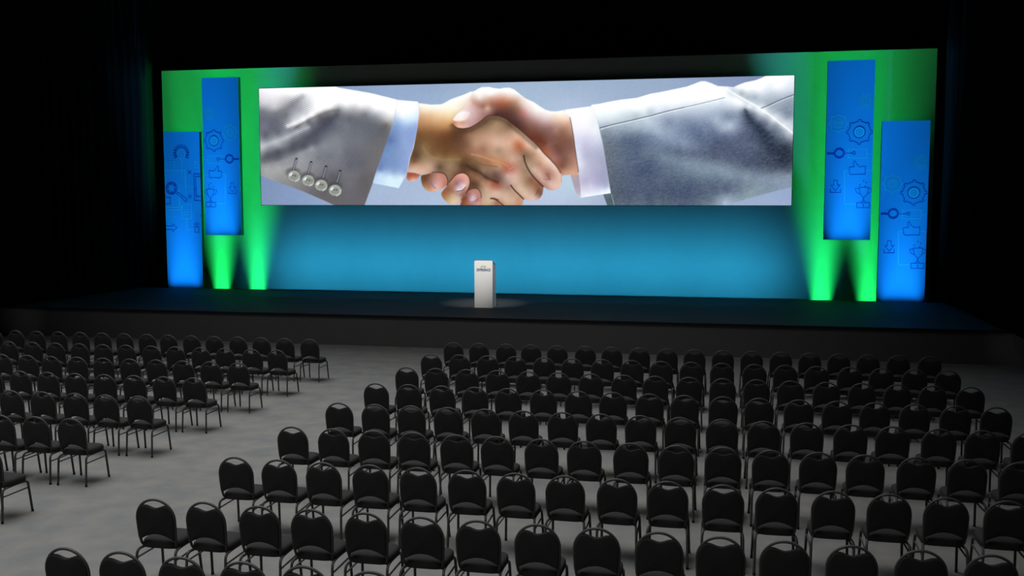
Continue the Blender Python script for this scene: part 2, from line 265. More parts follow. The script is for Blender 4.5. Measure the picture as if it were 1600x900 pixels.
    # right hand: thumb, heel of the palm and wrist
    P.patch('c1 583 545 610 500 680 425 740 380 790 300 830 225 850 160 930 110 980 88 1080 85 1130 98; d1 0 97 110 110 160 98 240 97 300 120 380 185 450 240 560 290 650 350 720 395 790 415 870 417 960 400 1060 470 1060 530 1085 650 1105 760 1122 900; d2 1122 60 1140 220 1160 360 1172 463 1060 455 945 468 920 410 880 350 800 260 700 160 560 0; d1 640 900 500 770 400 680 300 600 200 520 110 480 0 470; c1 1100 468 1040 490 980 540 900 595 820 635 730 648 650 635 600 600',
      'c1 700 470 255 250 252 760 450 250 235 238 650 510 252 245 248 620 560 205 130 85 720 570 215 150 115 800 570 205 165 160 680 620 235 195 185 760 620 225 185 178 850 560 200 160 155 900 480 205 165 162 830 470 220 190 190 800 400 230 205 205 740 400 245 222 215 880 380 215 180 178 960 400 190 150 145 1000 450 170 125 118 870 290 200 160 148 930 320 185 135 122 1000 350 150 105 92 850 250 225 190 175 830 300 235 205 195 950 230 250 238 232 900 160 255 253 252 1000 150 255 255 255 1100 180 255 252 250 1100 240 215 170 150 1050 300 185 135 115 1060 380 215 180 165 1120 330 150 100 82 1150 380 140 95 85 1180 300 165 105 82 1100 440 140 95 85 1170 440 85 55 52;'
      'd1 60 150 255 254 253 200 150 255 254 253 300 170 254 252 250 100 220 225 180 165 250 220 235 205 190 150 290 180 110 82 50 300 170 110 90 250 300 170 115 90 330 290 190 150 125 400 230 245 232 225 400 300 225 205 192 100 380 120 75 62 200 400 105 68 58 280 400 110 78 65 360 380 150 115 95 450 350 235 205 200 420 430 190 125 120 500 400 232 208 205 600 420 248 240 238 560 330 255 252 252 680 440 248 236 236 780 440 255 250 248 900 440 255 250 245 1000 440 255 250 245 120 450 85 52 48 250 490 85 55 52 350 500 110 75 70 350 580 80 52 46 450 560 128 88 80 550 550 165 128 122 600 600 150 110 102 700 530 215 190 188 750 500 235 215 212 780 600 180 142 138 820 480 245 228 215 900 500 252 225 200 1000 520 250 222 198 1040 560 225 185 165 850 560 215 180 165 900 600 195 155 138 1000 620 190 148 128 950 680 150 108 90 860 680 165 125 115 800 640 150 115 112 700 650 140 102 95 600 680 120 78 66 500 680 112 70 58 420 640 95 58 50 550 760 105 58 45 650 800 105 55 38 720 850 110 65 50 750 760 125 85 75 850 780 128 88 75 950 780 130 90 72 1050 700 170 130 112 1060 800 135 95 78 850 860 130 90 78 1050 870 130 90 76;'
      'd2 650 40 115 65 50 750 60 140 95 85 850 60 120 75 62 1000 60 130 88 75 1080 100 135 95 82 740 150 170 95 65 800 160 150 105 95 850 240 165 115 100 900 150 118 75 65 950 200 130 90 78 1050 200 150 110 98 1000 260 128 90 75 1080 260 165 120 105 900 330 150 95 75 950 350 125 82 68 1050 340 165 122 105 980 420 195 150 125 1080 420 215 165 138 1130 400 205 155 130', soft=.6)
    P.patch('c1 600 535 640 470 690 425 760 415 815 428 805 470 770 525 700 543', 'c1 700 470 255 252 250 760 450 252 240 240 640 520 250 240 234 780 500 240 218 216', soft=1.1, smooth=True)
    P.stroke('c1 590 590 650 637 730 650 820 637 900 597 980 542 1040 492 1100 470 1200 476; d1 110 482 200 522 300 602 400 682 500 772 640 902; d2 700 160 800 260 880 350 930 430', (62,36,28), 1.2, .6, True)
    P.stroke('d1 380 465 420 432 470 405 512 372', (160,92,86), 1.0, .5); P.stroke('d1 400 475 450 445 500 415', (238,205,205), .8, .5)
    P.stroke('d1 830 610 815 680 790 740 770 800 720 880', (105,68,62), 1.0, .6); P.stroke('d1 780 640 770 700', (205,170,162), 1.2, .25)
    P.stroke('c1 1055 305 1090 380 1065 445', (225,190,175), .9, .7); P.stroke('c1 1115 300 1145 370 1120 430', (190,145,128), .8, .6); P.stroke('c1 1030 330 1055 400', (135,92,80), .8, .5)
    P.stroke('c1 680 425 740 410 800 420 838 432', (225,195,195), .8, .6); P.stroke('d2 960 255 1080 250 1130 235', (112,74,62), .9, .5)
    # white cuff
    P.patch('e2 120 458 235 458 270 768 235 765 190 690 150 560', 'e2 170 500 185 165 170 210 500 175 158 172 200 600 172 160 178 230 700 185 178 196 235 750 205 200 215', soft=.6)
    P.patch('e1 25 396 150 378 385 348 440 400 465 500 500 640 545 880; e2 545 20 580 220 620 420 660 640 662 705 560 720 400 745 262 768 255 600 230 430 200 230 170 20; e1 150 700 120 530 95 470',
      'e1 100 420 255 255 255 200 450 255 255 255 350 500 255 255 255 300 620 252 252 255 420 560 240 245 252 220 700 240 240 252 350 780 215 215 238 450 700 240 242 252 200 850 215 215 240 300 850 205 205 230 480 850 205 210 230;'
      'e2 220 60 220 222 242 300 100 195 195 220 430 60 205 205 228 500 100 185 190 215 230 180 218 225 242 320 200 185 185 212 450 220 180 182 208 540 250 168 172 198 250 310 225 228 242 350 340 190 190 216 480 360 178 178 206 570 380 165 168 196 270 420 205 205 228 400 480 185 182 210 560 480 160 165 195 620 540 165 170 198 300 560 185 182 210 450 580 185 182 212 600 620 180 185 212 280 640 215 212 232 400 610 210 210 232 350 680 220 220 240 500 670 215 222 242 630 660 235 245 255 350 730 245 250 255 550 700 245 252 255 280 750 235 240 250', soft=.5)
    P.stroke('e1 108 500 130 600 160 760 175 880; e2 200 230 228 420', (75,48,45), .8, .6, True)
    # plain grey sleeve
    P.patch('e2 560 722 665 708 712 885 620 885', 'e2 610 760 92 110 120 650 800 78 96 106 660 860 88 106 116', soft=.6)
    m = P.patch('e1 385 348 400 328 500 315 640 285 800 258 920 245 1000 235 1100 205 1200 175; f1 160 265 280 245 400 220 520 195 640 170 730 135 820 100 880 98 960 125 1050 165; g1 220 170 315 178 400 140 470 115 600 88 690 55 730 35 760 -20 1180 -20 1180 500; g2 1140 610 1085 625 800 700 500 780 330 840 190 885; e2 715 885 662 705 640 560 600 330 545 0; e1 500 640 460 480 430 390',
      'e1 500 350 250 252 253 800 330 252 253 253 1100 300 255 255 255 480 440 235 245 248 700 440 225 238 242 1000 370 245 250 250 520 540 200 215 225 650 530 200 212 222 850 500 185 200 212 560 600 165 180 195 1000 480 165 182 195 1100 420 215 228 232 1180 430 170 185 200 600 650 130 145 162 800 600 155 172 185 1000 580 170 188 200 1150 540 180 198 212 560 760 100 115 130 700 720 120 135 155 900 680 125 142 160 1100 650 145 160 178 650 850 85 98 118 850 800 72 88 115 1000 780 80 95 122 1150 720 110 128 150 950 860 65 80 108 1150 850 85 100 128;'
      'e2 600 50 95 105 118 620 150 90 100 115 750 60 85 98 118 900 100 70 85 110 1000 50 68 82 110 1150 120 85 102 125 640 280 85 95 108 800 250 80 95 118 1000 250 70 85 112 1150 250 72 88 112 700 400 78 90 108 900 400 70 84 110 1100 350 62 76 104 700 550 70 82 98 900 550 66 80 105 1100 520 62 76 102 720 700 65 78 95 900 720 62 75 98 1100 700 64 78 104 800 830 72 86 104 1000 820 75 90 110 1150 800 62 75 98;'
      'f1 300 300 255 255 255 700 200 255 255 255 850 150 255 255 255 1050 220 254 254 255 100 400 248 253 255 500 350 252 254 255 800 300 254 254 255 1000 300 245 248 252 60 530 200 212 222 250 480 215 225 235 450 450 215 222 235 700 390 225 230 240 50 660 165 182 200 300 590 150 165 188 250 680 155 170 190 500 540 165 180 200 400 640 115 130 158 700 500 175 190 208 900 440 195 208 222 1100 380 205 215 228 600 620 120 135 162 500 700 125 140 168 700 680 100 116 145 650 760 98 114 145 850 620 125 142 168 800 560 150 165 188 1000 540 150 165 190 1150 470 165 178 198 1170 570 110 128 152 950 680 110 125 155 1080 620 140 155 180 1150 730 150 165 185 100 760 145 162 185 250 780 150 168 190 50 850 85 102 132 200 850 105 120 150 400 820 130 148 175 550 850 110 128 158 750 800 82 98 130 900 780 95 110 140 800 870 75 90 120 1050 820 85 100 130 1170 830 82 96 126;'
      'f2 100 60 85 98 125 250 50 95 110 138 450 50 105 122 148 600 50 120 135 160 750 60 100 115 142 900 80 78 92 120 1100 100 62 74 100 400 120 80 95 122 550 140 72 86 112 700 170 75 88 115 850 180 72 86 112 1000 220 66 78 102 1150 240 70 84 108 100 180 82 100 122 250 180 88 106 126 350 230 102 120 140 500 250 100 118 138 650 300 112 130 150 800 310 108 128 148 950 340 112 132 150 1100 400 118 138 156 150 300 62 76 105 50 420 54 68 98 250 400 65 80 108 450 360 85 102 124 600 420 88 106 128 800 430 100 120 140 1000 480 98 116 136 1150 500 105 124 142 100 600 60 75 102 300 560 68 82 104 500 520 70 86 110 700 560 68 82 106 900 580 74 90 112 1100 600 78 92 115 150 720 58 72 98 400 680 55 68 94 650 720 54 68 98 850 700 66 80 104 1050 660 72 88 110 100 820 72 88 108 300 830 72 88 108 550 820 66 80 104 750 800 68 82 104 900 830 85 102 124 1050 790 115 135 158 1150 760 125 145 165 1150 840 150 172 200;'
      'g1 50 220 254 254 255 180 250 250 252 255 100 380 220 228 238 250 340 235 240 246 350 350 245 248 251 420 390 240 244 248 100 460 175 190 208 300 450 180 192 208 420 440 200 210 222 530 440 230 236 240 200 540 125 142 165 100 620 155 172 192 280 580 115 130 155 400 530 115 130 152 480 510 55 68 88 510 580 38 50 72 420 600 105 118 142 280 700 165 180 200 150 720 145 160 182 400 700 110 125 150 50 800 80 96 125 200 850 75 90 118 400 820 78 92 118 550 750 62 74 100 580 650 35 48 70 680 720 30 42 64 620 820 45 57 82 750 820 28 40 60 600 540 115 125 145 650 600 115 125 145 720 560 175 182 195 640 480 230 235 240 760 640 110 122 142 800 720 105 118 138 880 700 110 122 140 850 630 200 205 215 900 790 95 108 128 950 870 80 92 112 960 740 140 150 165 1000 850 100 112 130 1050 840 150 158 172 720 510 235 240 243 850 590 225 230 238 980 690 215 222 230 1070 770 200 205 215 200 190 230 238 245 300 230 185 198 210 420 260 150 165 178 500 330 160 175 188 600 320 150 165 180 700 360 165 180 195 620 410 185 198 210 400 180 252 253 254 550 130 252 253 254 700 100 250 252 252 500 210 240 245 248 650 200 250 252 254 800 130 228 236 242 900 170 245 248 252 1000 100 235 242 248 1080 60 225 232 240 1080 150 215 222 235 700 270 200 210 222 850 260 185 196 212 1000 230 200 210 225 1090 220 195 205 220 900 310 165 178 192 750 400 150 165 178 800 440 150 165 182 950 400 140 155 172 1080 320 140 155 172 1080 420 125 140 160 850 520 165 178 192 950 500 125 140 158 1050 560 110 125 145 1000 600 150 165 180 1080 650 175 188 200 950 610 190 200 212;'
      'g2 100 60 62 74 102 300 60 66 78 105 500 50 72 84 110 650 60 65 76 100 800 60 32 42 62 900 100 28 38 56 1020 80 32 42 58 1070 30 70 80 95 1050 200 27 37 54 900 220 38 48 66 1000 330 36 46 64 750 200 52 64 86 100 200 68 80 104 300 200 64 76 102 500 200 62 74 98 650 320 52 62 86 800 330 50 62 82 500 330 58 70 94 300 290 72 86 108 50 300 95 110 130 900 390 62 74 94 1050 400 65 76 96 100 380 112 130 150 300 380 105 122 142 500 410 98 114 134 700 440 92 108 128 900 450 105 120 138 1050 460 118 132 150 100 470 90 108 130 300 470 112 130 150 500 500 118 135 155 700 520 118 135 155 900 540 120 136 158 1050 560 118 134 158 100 560 72 88 112 250 600 70 85 110 400 570 90 106 128 550 610 100 118 136 750 630 110 128 148 900 640 112 130 152 100 680 68 82 108 250 680 78 92 116 400 680 95 112 132 550 680 118 138 148 300 750 115 132 150 150 780 110 130 148 50 800 85 102 122 150 840 125 145 160', soft=.6)
    P.stroke('e1 505 642 700 590 900 545 1100 495 1200 475; f1 200 550 400 495 600 450', (58,70,86), .75, .85); P.stroke('f1 600 450 800 405 1000 355 1140 320', (75,86,100), .6, .7)
    P.stroke('e1 520 658 700 606 900 562 1100 512; f1 0 618 200 568 400 512 600 466 800 420 1000 370 1150 330', (228,238,244), .8, .7)
    P.stroke('g1 680 465 800 415 950 345 1120 280', (55,66,82), .75, .85); P.stroke('g1 700 478 810 430 960 360 1120 297', (215,226,235), .8, .6)
    P.stroke('g1 220 200 330 270 450 340 560 400 680 470 800 555 920 650 1050 750 1120 810', (246,249,252), 1.6, .75)
    P.stroke('g1 470 480 530 590 600 680 700 770 850 870', (28,38,58), 2.2, .5)
    P.stroke('e2 668 715 712 880', (150,160,165), .6, .8, True)
    P.tone(m, .86, 1.06, 18)
    lum = P.img.mean(-1)/255
    n = smooth_noise(X, Y, 6, 1.1, -.3, 1)*.6+smooth_noise(X, Y, 2.2, 1.6, -.3, 5)*.7
    P.img += (m*n*np.clip(1.05-lum, 0, 1)*34)[...,None]
    P.img += (smooth_noise(X, Y, 3, 3, 0, 9)*4)[...,None]*(P.img.mean(-1) < 250)[...,None]
    return np.clip(P.img, 0, 255)/255
TALL_ART = [('gear_hub','dc',0.022,[0.957,3.26,0.17]),
    ('gear_icon','dg',0.016,[0.957,3.26,0.373,0.318]),
    ('hub_ring','lc',0.05,[0.957,3.26,0.125]),
    ('hub_dot','lc',0.02,[0.957,3.26,0.05]),
    ('small_gear_icon','lg',0.022,[0.344,3.537,0.276,0.235]),
    ('small_hub_rim','lc',0.022,[0.344,3.537,0.13]),
    ('small_hub_ring','lc',0.018,[0.344,3.537,0.085]),
    ('small_hub_dot','lc',0.018,[0.344,3.537,0.045]),
    ('burst_icon','ls',0.018,[1.131,4.179,0.085,0.265,22]),
    ('slider_icon','dc',0.034,[0.391,2.632,0.142]),
    ('slider_icon','dc',0.012,[0.391,2.632,0.108]),
    ('slider_icon','d',0.05,[0.025,2.622,0.254,2.621]),
    ('slider_icon','d',0.014,[0.528,2.621,0.777,2.627]),
    ('slider_icon','dc',0.016,[0.823,2.629,0.042]),
    ('frame_line','l',0.02,[0.649,2.75,1.188,2.746,1.195,2.489,0.656,2.492,0.649,2.75]),
    ('frame_line','l',0.02,[1.207,2.61,1.376,2.609]),
    ('thumb_icon','d',0.016,[1.161,2.236,1.158,1.991,0.987,1.991,0.761,1.979,0.702,2.026,0.687,2.191,0.743,2.214,0.84,2.219,0.808,2.331,0.814,2.374,0.863,2.39,0.888,2.308,0.992,2.213,1.161,2.236]),
    ('bracket_line','l',0.02,[0.678,2.109,0.557,2.109,0.584,1.09,0.92,1.092]),
    ('bracket_line','l',0.02,[1.187,2.108,1.389,2.107]),
    ('download_icon','d',0.016,[0.252,1.81,0.355,1.81,0.359,1.662,0.439,1.662,0.311,1.49,0.176,1.662,0.256,1.662,0.252,1.81]),
    ('download_icon','d',0.018,[0.16,1.555,0.163,1.442,0.456,1.443,0.453,1.556]),
    ('trophy_icon','d',0.016,[0.993,1.592,1.268,1.593,1.24,1.394,1.13,1.276,1.025,1.416,0.993,1.592]),
    ('trophy_icon','d',0.014,[0.994,1.562,0.885,1.552,0.934,1.44,1.025,1.393]),
    ('trophy_icon','d',0.014,[1.269,1.562,1.359,1.553,1.328,1.452,1.251,1.405]),
    ('trophy_icon','d',0.026,[1.13,1.276,1.133,1.187]),
    ('trophy_icon','d',0.014,[1.055,1.14,1.099,1.187,1.178,1.187,1.202,1.14]),
    ('trophy_icon','d',0.018,[0.942,1.134,1.308,1.136,1.312,0.984,0.946,0.982,0.942,1.134]),
    ('trophy_icon','d',0.022,[1.131,1.1,1.133,1.006]),
    ('sparkle','d',0.03,[1.098,1.792,1.134,1.792]),
    ('sparkle','d',0.03,[1.179,1.74,1.215,1.74]),
    ('sparkle','d',0.03,[1.0,1.674,1.036,1.674]),
    ('sparkle','d',0.03,[1.155,1.632,1.191,1.632])]
LOW_ART = [('lamp_rays','da',0.035,[0.661,4.662,0.19,0.31,14]),
    ('lamp_icon','lc',0.02,[0.656,4.662,0.145]),
    ('lamp_icon','l',0.02,[0.586,4.547,0.623,4.428,0.731,4.428,0.76,4.547]),
    ('lamp_icon','l',0.02,[0.66,4.643,0.666,4.428]),
    ('circuit_line','l',0.02,[0.004,4.392,0.38,4.392,0.372,4.103]),
    ('circuit_line','l',0.03,[-0.006,4.086,0.79,4.086,0.786,3.507]),
    ('circuit_line','l',0.02,[0.676,4.404,0.67,3.788,0.784,3.788]),
    ('envelope_icon','l',0.016,[1.353,4.38,1.16,4.38,1.162,4.169,1.35,4.169]),
    ('envelope_icon','l',0.014,[1.165,4.375,1.346,4.212]),
    ('cross_icon','d',0.022,[0.898,4.067,1.017,3.946]),
    ('cross_icon','d',0.022,[1.02,4.067,0.896,3.946]),
    ('tablet_icon','d',0.024,[1.358,3.951,1.112,3.951,1.123,3.025,1.351,3.025]),
    ('tablet_icon','d',0.024,[1.357,3.861,1.184,3.861,1.183,3.174,1.353,3.174]),
    ('tablet_icon','d',0.014,[1.15,3.458,1.148,3.359]),
    ('magnifier_icon','dc',0.024,[0.246,3.458,0.21]),
    ('magnifier_icon','dc',0.02,[0.246,3.458,0.165]),
    ('magnifier_icon','dc',0.02,[0.377,3.407,0.028]),
    ('magnifier_icon','dc',0.02,[0.266,3.312,0.028]),
    ('magnifier_icon','dc',0.02,[0.134,3.363,0.028]),
    ('magnifier_icon','dc',0.02,[0.114,3.508,0.028]),
    ('magnifier_icon','dc',0.02,[0.225,3.603,0.028]),
    ('magnifier_icon','dc',0.02,[0.357,3.553,0.028]),
    ('magnifier_icon','d',0.02,[0.445,3.281,0.514,3.31,0.85,3.05,0.78,2.983,0.445,3.281]),
    ('square_icon','d',0.02,[0.023,3.137,0.195,3.137,0.189,2.913,0.016,2.913]),
    ('ring_icon','dc',0.022,[0.948,3.174,0.045]),
    ('connector_line','l',0.02,[0.778,3.507,1.096,3.507]),
    ('connector_line','l',0.02,[0.798,3.8,0.799,3.236]),
    ('connector_line','l',0.03,[0.007,2.801,0.488,2.801,0.544,2.863,0.558,3.409]),
    ('connector_line','l',0.03,[0.004,2.713,0.527,2.713,0.64,2.851]),
    ('document_icon','l',0.022,[0.64,2.838,0.71,2.901,0.998,2.901,0.988,2.398,0.615,2.398,0.64,2.838]),
    ('document_icon','l',0.022,[0.678,2.713,0.926,2.713]),
    ('document_icon','l',0.022,[0.676,2.625,0.924,2.625]),
    ('document_icon','l',0.022,[0.674,2.542,0.922,2.542]),
    ('document_lead','l',0.022,[0.8,2.391,0.801,2.03,1.065,2.03]),
    ('badge_icon','lc',0.016,[1.174,2.783,0.075]),
    ('caption_bar','l',0.016,[0.054,2.55,0.399,2.55,0.397,2.474,0.052,2.474,0.054,2.55]),
    ('arrow_icon','d',0.018,[0.008,2.137,0.249,2.137,0.251,2.208,0.414,2.081,0.257,1.941,0.245,2.01,0.004,2.01]),
    ('phone_icon','d',0.022,[1.094,2.132,1.247,2.132,1.252,1.928,1.105,1.928,1.094,2.132]),
    ('phone_icon','d',0.018,[1.073,2.196,1.18,2.272,1.295,2.196]),
    ('phone_icon','d',0.018,[1.123,2.165,1.179,2.208,1.233,2.165]),
    ('phone_icon','d',0.018,[1.178,2.145,1.182,2.068]),
    ('edge_dot','d',0.03,[1.35,2.562,1.349,2.474])]

# ---------------------------------------------------------------- the setting
RX0, RX1, RY0, RY1, RZ = -23.0, 10.5, -5.0, 34.6, 13.0
struct('floor', box(RX0, RX1, RY0, RY1, -.2, 0), M['floor'])
struct('ceiling', box(RX0, RX1, RY0, RY1, RZ, RZ+.2), M['black_paint'])
struct('wall_back', box(RX0, RX1, RY1, RY1+.2, -.2, RZ+.2), M['black_paint'])
struct('wall_front', box(RX0, RX1, RY0-.2, RY0, -.2, RZ+.2), M['black_paint'])
struct('wall_left', box(RX0-.2, RX0, RY0-.2, RY1+.2, -.2, RZ+.2), M['black_paint'])
struct('wall_right', box(RX1, RX1+.2, RY0-.2, RY1+.2, -.2, RZ+.2), M['black_paint'])

# ---------------------------------------------------------------- stage
t = thing('stage_platform', 'wide low black stage with a plain charcoal front skirt', 'stage', (-6.7, 29.2, 0))
def local(bm, o):
    for v in bm.verts: v.co -= Vector(o.location)
    return bm
obj('stage_deck', local(box(-21.6, 8.3, STAGE_Y0, 31.85, STAGE_Z-.06, STAGE_Z, bevel=.006), t), M['deck'], t)
obj('stage_skirt', local(box(-21.55, 8.25, STAGE_Y0+.03, 31.83, 0, STAGE_Z-.06), t), M['skirt'], t)

# pleated side drapes, hung with their hems just above the stage
def drape(x, side, label):
    bm = bmesh.new(); n = 300; y0, y1 = 23.1, 33.9; rows = [.84, 1.2, 4, 8, RZ-.35]; g = []
    for i in range(n+1):
        y = y0+(y1-y0)*i/n; ph = 2*PI*y/.46
        g.append([bm.verts.new((side*(.055*math.sin(ph)+.02*math.sin(ph*.37+1.3)+.012*math.sin(ph*2.1))*(1-.25*j/4), y, z+(.012*math.sin(ph+.5) if j == 0 else 0)))
                  for j, z in enumerate(rows)])
    for a, b in zip(g, g[1:]):
        for j in range(len(rows)-1): bm.faces.new((a[j], b[j], b[j+1], a[j+1]))
    r = bmesh.ops.solidify(bm, geom=bm.faces[:], thickness=.012)
    tt = thing('stage_drape', label, 'drape', (x, 27.7, .84), 0, 'black pleated drapes beside the stage')
    for v in bm.verts: v.co -= Vector((0, 27.7, .84))
    obj('curtain', bm, M['drape'], tt, True)
    obj('curtain_rail', tube([(0, y0-27.7, RZ-.35-.84), (0, y1-27.7, RZ-.35-.84)], .035), M['steel'], tt, True)
    for y in (y0+1, (y0+y1)/2, y1-1): obj('hanger', tube([(0, y-27.7, RZ-.35-.84), (0, y-27.7, RZ-.84)], .012, 6), M['steel'], tt, True)
drape(-19.86, 1, 'tall black pleated drape along the left side of the stage')
drape(6.46, -1, 'tall black pleated drape along the right side of the stage')

# backdrop wall
WX0, WX1, WZ1 = -19.434, 6.19, 8.3975
t = thing('stage_backdrop', 'broad pale backdrop washed in green and cyan light behind the screen', 'backdrop', ((WX0+WX1)/2, WALL_Y, 0))
obj('backdrop_face', local(box(WX0, WX1, WALL_Y, WALL_Y+.06, 0, WZ1), t), M['wall'], t)
for x in np.linspace(WX0+.8, WX1-.8, 7):
    bm = bmesh.new(); add_tube(bm, [(x, WALL_Y+.09, 0), (x, WALL_Y+.09, WZ1-.1)], .03, 6); add_tube(bm, [(x, WALL_Y+.09, 3.4), (x, WALL_Y+1.1, 0)], .025, 6)
    obj('support_brace', local(bm, t), M['steel'], t, True)

# ---------------------------------------------------------------- LED screen with the handshake picture
SX0, SX1, SZ0, SZ1, SY = -15.558, 2.052, 3.689, 7.668, 32.22
t = thing('led_screen', 'long bright screen showing two suited people shaking hands', 'screen', ((SX0+SX1)/2, SY, SZ0))
obj('screen_casing', local(box(SX0, SX1, SY, SY+.13, SZ0, SZ1), t), M['casing'], t)
for x in np.linspace(SX0+3.5, SX1-3.5, 4):
    for z in (SZ0+.5, SZ1-.5): obj('wall_bracket', local(box(x-.05, x+.05, SY+.13, WALL_Y, z-.05, z+.05), t), M['steel'], t)
NU, NV = 1040, 232
src = [(404,137),(1241,117.4),(409,321.3),(1238,321.3)]                  # picture corners in picture units
A = []; B = []
for (u, v), (x, y) in zip([(0,1),(1,1),(0,0),(1,0)], src):
    A += [[u,v,1,0,0,0,-x*u,-x*v],[0,0,0,u,v,1,-y*u,-y*v]]; B += [x, y]
h = np.append(np.linalg.solve(np.array(A,float), np.array(B,float)), 1)
U, V = np.meshgrid(np.linspace(0,1,NU), np.linspace(0,1,NV))
den = h[6]*U+h[7]*V+1
img = paint_picture((h[0]*U+h[1]*V+h[2])/den, (h[3]*U+h[4]*V+h[5])/den)
img = np.where(img <= .04045, img/12.92, ((img+.055)/1.055)**2.4)
co = np.stack([(SX0-SX1)/2+.015+U*(SX1-SX0-.03), np.full(U.shape, -.004), .015+V*(SZ1-SZ0-.03)], -1).reshape(-1,3)
ii = (np.arange(NV-1)[:,None]*NU+np.arange(NU-1)[None]).ravel()
F = np.stack([ii, ii+1, ii+NU+1, ii+NU], -1)
me = bpy.data.meshes.new('picture'); me.vertices.add(len(co)); me.vertices.foreach_set('co', co.ravel().astype(np.float32))
me.loops.add(F.size); me.loops.foreach_set('vertex_index', F.ravel().astype(np.int32)); me.polygons.add(len(F))
me.polygons.foreach_set('loop_start', (np.arange(len(F))*4).astype(np.int32)); me.update(); me.validate()
ca = me.color_attributes.new('picture', 'FLOAT_COLOR', 'POINT')
ca.data.foreach_set('color', np.concatenate([img.reshape(-1,3), np.ones((len(co),1))], 1).ravel().astype(np.float32))
m = bpy.data.materials.new('lit_screen_picture'); nt, N, L = nodes(m); N.clear()
at = N.new('ShaderNodeAttribute'); at.attribute_name = 'picture'; em = N.new('ShaderNodeEmission'); ou = N.new('ShaderNodeOutputMaterial')
L.new(at.outputs['Color'], em.inputs['Color']); L.new(em.outputs[0], ou.inputs['Surface'])
me.materials.append(m); o = bpy.data.objects.new('screen_picture', me); C.objects.link(o); o.parent = t
o['label'] = 'glowing handshake picture'

# ---------------------------------------------------------------- blue banner panels
def art(items, mirror, W, which, y):
    bm = bmesh.new(); fx = (lambda x: W-x) if mirror else (lambda x: x)
    for k, w, p in items:
        if k[0] != which: continue
        kind = k[1:]
        if kind == '':
            pts = [(fx(p[i]), p[i+1]) for i in range(0, len(p), 2)]
            add_ribbon(bm, pts, w, y, 0, W)
        elif kind == 'c':
            add_ribbon(bm, [(fx(p[0])+p[2]*math.cos(a), p[1]+p[2]*math.sin(a)) for a in np.linspace(0, 2*PI, 41)], w, y, 0, W)
        elif kind == 'g':                                     # gear outline with eight teeth
            cx, cz, R, r = fx(p[0]), p[1], p[2], p[3]; pts = []
            for i in range(8):
                a = PI/2+i*PI/4
                for da, rr in ((-.27,r),(-.13,r),(-.10,R),(.10,R),(.13,r),(.27,r)): pts.append((cx+rr*math.cos(a+da), cz+rr*math.sin(a+da)))
            add_ribbon(bm, pts+pts[:1], w, y, 0, W)
        elif kind == 's':                                     # ring of rays
            for i in range(int(p[4])):
                a = 2*PI*i/p[4]; f = 1 if i % 2 else .86
                add_ribbon(bm, [(fx(p[0])+p[2]*math.cos(a), p[1]+p[2]*math.sin(a)), (fx(p[0])+p[3]*f*math.cos(a), p[1]+p[3]*f*math.sin(a))], w, y, 0, W)
            add_ribbon(bm, [(fx(p[0])+.04*math.cos(a), p[1]+.04*math.sin(a)) for a in np.linspace(0, 2*PI, 17)], w, y, 0, W)
        elif kind == 'a':                                     # rays of the lamp, open at the bottom
            for i in range(int(p[4])):
                a = math.radians(-32+244*i/(p[4]-1))
                add_ribbon(bm, [(p[0]+p[2]*math.cos(a), p[1]+p[2]*math.sin(a)), (p[0]+p[3]*math.cos(a), p[1]+p[3]*math.sin(a))], w, y, 0, W)
    return bm
def banner(x0, z0, items, mirror, hung, label):
    W, H, y = 1.36, 5.41, 32.26
    t = thing('banner_panel', label, 'banner', (x0, y, z0), 0, 'blue icon banners beside the screen')
    z1 = 0 if hung else -STAGE_Z                                     # the standing ones reach down into the trough behind the deck
    obj('panel_body', box(0, W, .004, .17, z1, H), M['panel_side'], t)
    obj('printed_face', box(0, W, 0, .004, z1, H), M['print_blue'], t)
    for icon in dict.fromkeys(k[0] for k in items):
        for w, tone in (('l', 'pale'), ('d', 'dark')):
            bm = art([k[1:] for k in items if k[0] == icon], mirror, W, w, -.0003 if w == 'l' else -.0006)
            if len(bm.faces): obj(icon, bm, M['ink_light' if w == 'l' else 'ink_dark'], t)['label'] = tone+' blue '+icon.replace('_', ' ')
    for z in ((.8, H-.8) if hung else (H-.8,)):
        for x in (.1, W-.1): obj('wall_bracket', tube([(x, .17, z), (x, WALL_Y-y-.001, z)], .009, 8), M['steel'], t, True)
    return t
banner(-19.195, STAGE_Z, LOW_ART, False, False, 'blue banner reaching down to the stage at far left with lamp and magnifier icons')
banner(-17.69, 2.655, TALL_ART, True, True, 'blue banner hung high left of the screen with gear icons')
banner(3.02, 2.655, TALL_ART, False, True, 'blue banner hung high right of the screen with gear icons')
banner(4.632, STAGE_Z, TALL_ART, False, False, 'blue banner reaching down to the stage at far right with gear icons')

# ---------------------------------------------------------------- lectern
t = thing('lectern', 'slim white lectern standing alone on the stage', 'lectern', (-6.595, 27.55, STAGE_Z))
bm = bmesh.new(); prof = [(0,0),(.44,0),(.44,1.14),(.36,1.2),(0,1.335)]; hw = .262
a = [bm.verts.new((-hw,y,z)) for y,z in prof]; b = [bm.verts.new((hw,y,z)) for y,z in prof]
bm.faces.new(a); bm.faces.new(b[::-1])
for i in range(5): bm.faces.new((a[i], b[i], b[(i+1)%5], a[(i+1)%5]))
bmesh.ops.bevel(bm, geom=bm.edges[:], offset=.006, segments=2, affect='EDGES')
obj('lectern_body', bm, M['white'], t)
bm = bmesh.new(); q = [(.015,1.332),(.355,1.204),(.36,1.222),(.0,1.357)]
a = [bm.verts.new((-hw-.004,y,z)) for y,z in q]; b = [bm.verts.new((hw+.004,y,z)) for y,z in q]
bm.faces.new(a); bm.faces.new(b[::-1])
for i in range(4): bm.faces.new((a[i], b[i], b[(i+1)%4], a[(i+1)%4]))
obj('reading_top', bm, M['white'], t)
